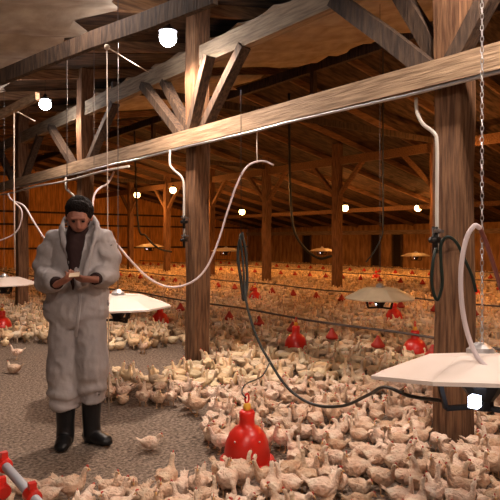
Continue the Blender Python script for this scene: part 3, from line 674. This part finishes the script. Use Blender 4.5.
def zone(px, py):
    if px < 108 and py < 400: return 'behind the bare litter at left'
    if px < 70: return 'beside the grey tube'
    if px < 108: return 'right of the grey tube'
    if py > 420:
        if px < 165: return 'in front of the black boots'
        if px < 225: return 'just left of the big drinker'
        if px < 285: return 'in front of the big drinker' if py > 470 else 'right behind the big drinker'
        if px < 350: return 'at bottom, right of big drinker' if py > 470 else 'near the black hose sag'
        if px < 425: return 'at bottom, left of corner' if py > 470 else 'left of the big brooder'
        return 'in the lower right corner' if py > 470 else 'beneath the big brooder'
    if px < 215: return 'between man and middle post'
    if px < 265: return 'near the middle post foot'
    if px < 320: return 'left of the black hose'
    if px < 380: return 'inside the black hose arc'
    return 'behind the big white brooder'
def heading(ang):
    a = math.degrees(ang+YAW) % 360
    return ['facing right','facing right and away','facing away','facing left and away','facing left','facing left and forward','facing forward','facing right and forward'][int(((a+22.5)%360)//45)]
POSE = {'stand':'white chicken, head up','turn':'white chicken, head turned','tall':'white chicken, neck stretched','peck':'white chicken pecking','rest':'white chicken lying down'}
protos = {}
for e in solo:
    x, y, _, _, ang, kind = e; X, Y = camxy(e); px, py = 250+F*X/Y, HOR+CH*F/Y
    me = MESH[kind][Rr.randrange(2)]
    if me.name not in protos:
        o = bpy.data.objects.new('chicken', me); protos[me.name] = o
    else: o = protos[me.name].copy()
    COL.objects.link(o); s = BS*Rr.uniform(0.86, 1.08)
    o.location = (x, y, 0.006); o.rotation_euler = (0, 0, ang); o.scale = (s, s, s*Rr.uniform(0.95,1.05))
    lab = sp.get(id(e)) or '%s, %s, %s' % (POSE[kind], heading(ang), zone(px, py))
    tag(o, lab, 'chicken', 'white chickens of the flock')

# the rest of the flock: one object
def lod(kind, seg, idx):
    p = bird_path(kind); p = [p[i] for i in idx]
    bm = bmesh.new(); tube(bm, [q[:3] for q in p], [(q[3],q[4]*1.05) for q in p], seg)
    h = Vector(p[-2][:3]); 
    if seg >= 6:
        dz = -0.062 if kind == 'rest' else 0
        for s in (-1,1):
            tube(bm, [(0.05,s*0.052,0.148+dz),(-0.02,s*0.064,0.142+dz),(-0.10,s*0.036,0.152+dz)], [(0.006,0.014),(0.013,0.038),(0.004,0.010)], 4)
            if kind != 'rest': tube(bm, [(0,s*0.03,0.10),(-0.004,s*0.032,0.0)], [0.018,0.005], 3)
    nb = len(bm.verts)
    if seg >= 6: tube(bm, [h+Vector((0,0,0.008)), h+Vector((0.002,0,0.030))], [(0.004,0.009),(0.002,0.005)], 4)
    me = bpy.data.meshes.new('l'); bmesh.ops.recalc_face_normals(bm, faces=bm.faces); bmesh.ops.triangulate(bm, faces=bm.faces); bmesh.ops.scale(bm, vec=(0.84,1.02,1.03), verts=bm.verts); bm.to_mesh(me); bm.free()
    v = np.empty(len(me.vertices)*3); me.vertices.foreach_get('co', v); t = np.empty(len(me.polygons)*3, dtype=np.int64); me.polygons.foreach_get('vertices', t)
    c = np.ones(len(me.vertices)); c[nb:] = 0
    return v.reshape(-1,3), t.reshape(-1,3), c
midL = [lod(k, 9, list(range(13))) for k in KINDS]; farL = [lod(k, 5, [0,2,4,6,8,10,12]) for k in KINDS]
rest = [(e[0], e[1], e[4], KINDS.index(e[5]), 0) for e in near if id(e) not in soloid]
sx = 0.130
gy_, gx_ = np.arange(-1, YB-0.3, sx*1.1), np.arange(0.5, XR-0.3, sx*1.1)
for yy in gy_:
    for xx in gx_:
        X, Y = camxy((xx, yy))
        if Y < YN+0.1: continue
        if abs(X) > 0.56*Y: continue
        st = 1.0 if Y < 12 else 0.60
        if Rr.random() > 0.90*st: continue
        x = xx+Rr.uniform(-0.07, 0.07); y = yy+Rr.uniform(-0.07, 0.07)
        if free(x, y, True): rest.append((x, y, Rr.uniform(0, 6.283), Rr.choices(range(5), KW)[0], 0 if Y < 13 else 1))
VV, TT, CC = [], [], []; off = 0
for x, y, a, k, far in rest:
    v, t, c = (farL if far else midL)[k]; s = BS*Rr.uniform(0.88, 1.12)
    ca, sa = math.cos(a)*s, math.sin(a)*s
    q = np.empty_like(v); q[:,0] = v[:,0]*ca-v[:,1]*sa+x; q[:,1] = v[:,0]*sa+v[:,1]*ca+y; q[:,2] = v[:,2]*s+0.006
    VV.append(q); TT.append(t+off); off += len(v)
    b = Rr.uniform(0.58, 1.05); g = Rr.uniform(0.86, 1.0)
    col = np.array([b, b*g, b*g*g*Rr.uniform(0.85,1)]); cc = np.tile(col, (len(v),1)); cc[c == 0] = (0.8, 0.08, 0.06)
    CC.append(cc)
V = np.concatenate(VV); T = np.concatenate(TT); K = np.concatenate(CC)
me = bpy.data.meshes.new('chicken_flock'); me.vertices.add(len(V)); me.vertices.foreach_set('co', V.ravel())
me.loops.add(len(T)*3); me.loops.foreach_set('vertex_index', T.ravel().astype(np.int32))
me.polygons.add(len(T)); me.polygons.foreach_set('loop_start', np.arange(0, len(T)*3, 3, dtype=np.int32)); me.polygons.foreach_set('loop_total', np.full(len(T), 3, dtype=np.int32))
me.polygons.foreach_set('use_smooth', np.ones(len(T), dtype=bool))
me.update(calc_edges=True)
at = me.color_attributes.new('tint', 'FLOAT_COLOR', 'POINT'); at.data.foreach_set('color', np.concatenate([K, np.ones((len(K),1))], 1).ravel().astype(np.float32))
tag(obj('chicken_flock', me, M_FLOCK), 'dense white flock of chickens filling the barn floor beyond the nearest birds', 'chickens', kind='stuff')
print('birds solo', len(solo), 'near', len(near), 'rest', len(rest), 'verts', len(V))
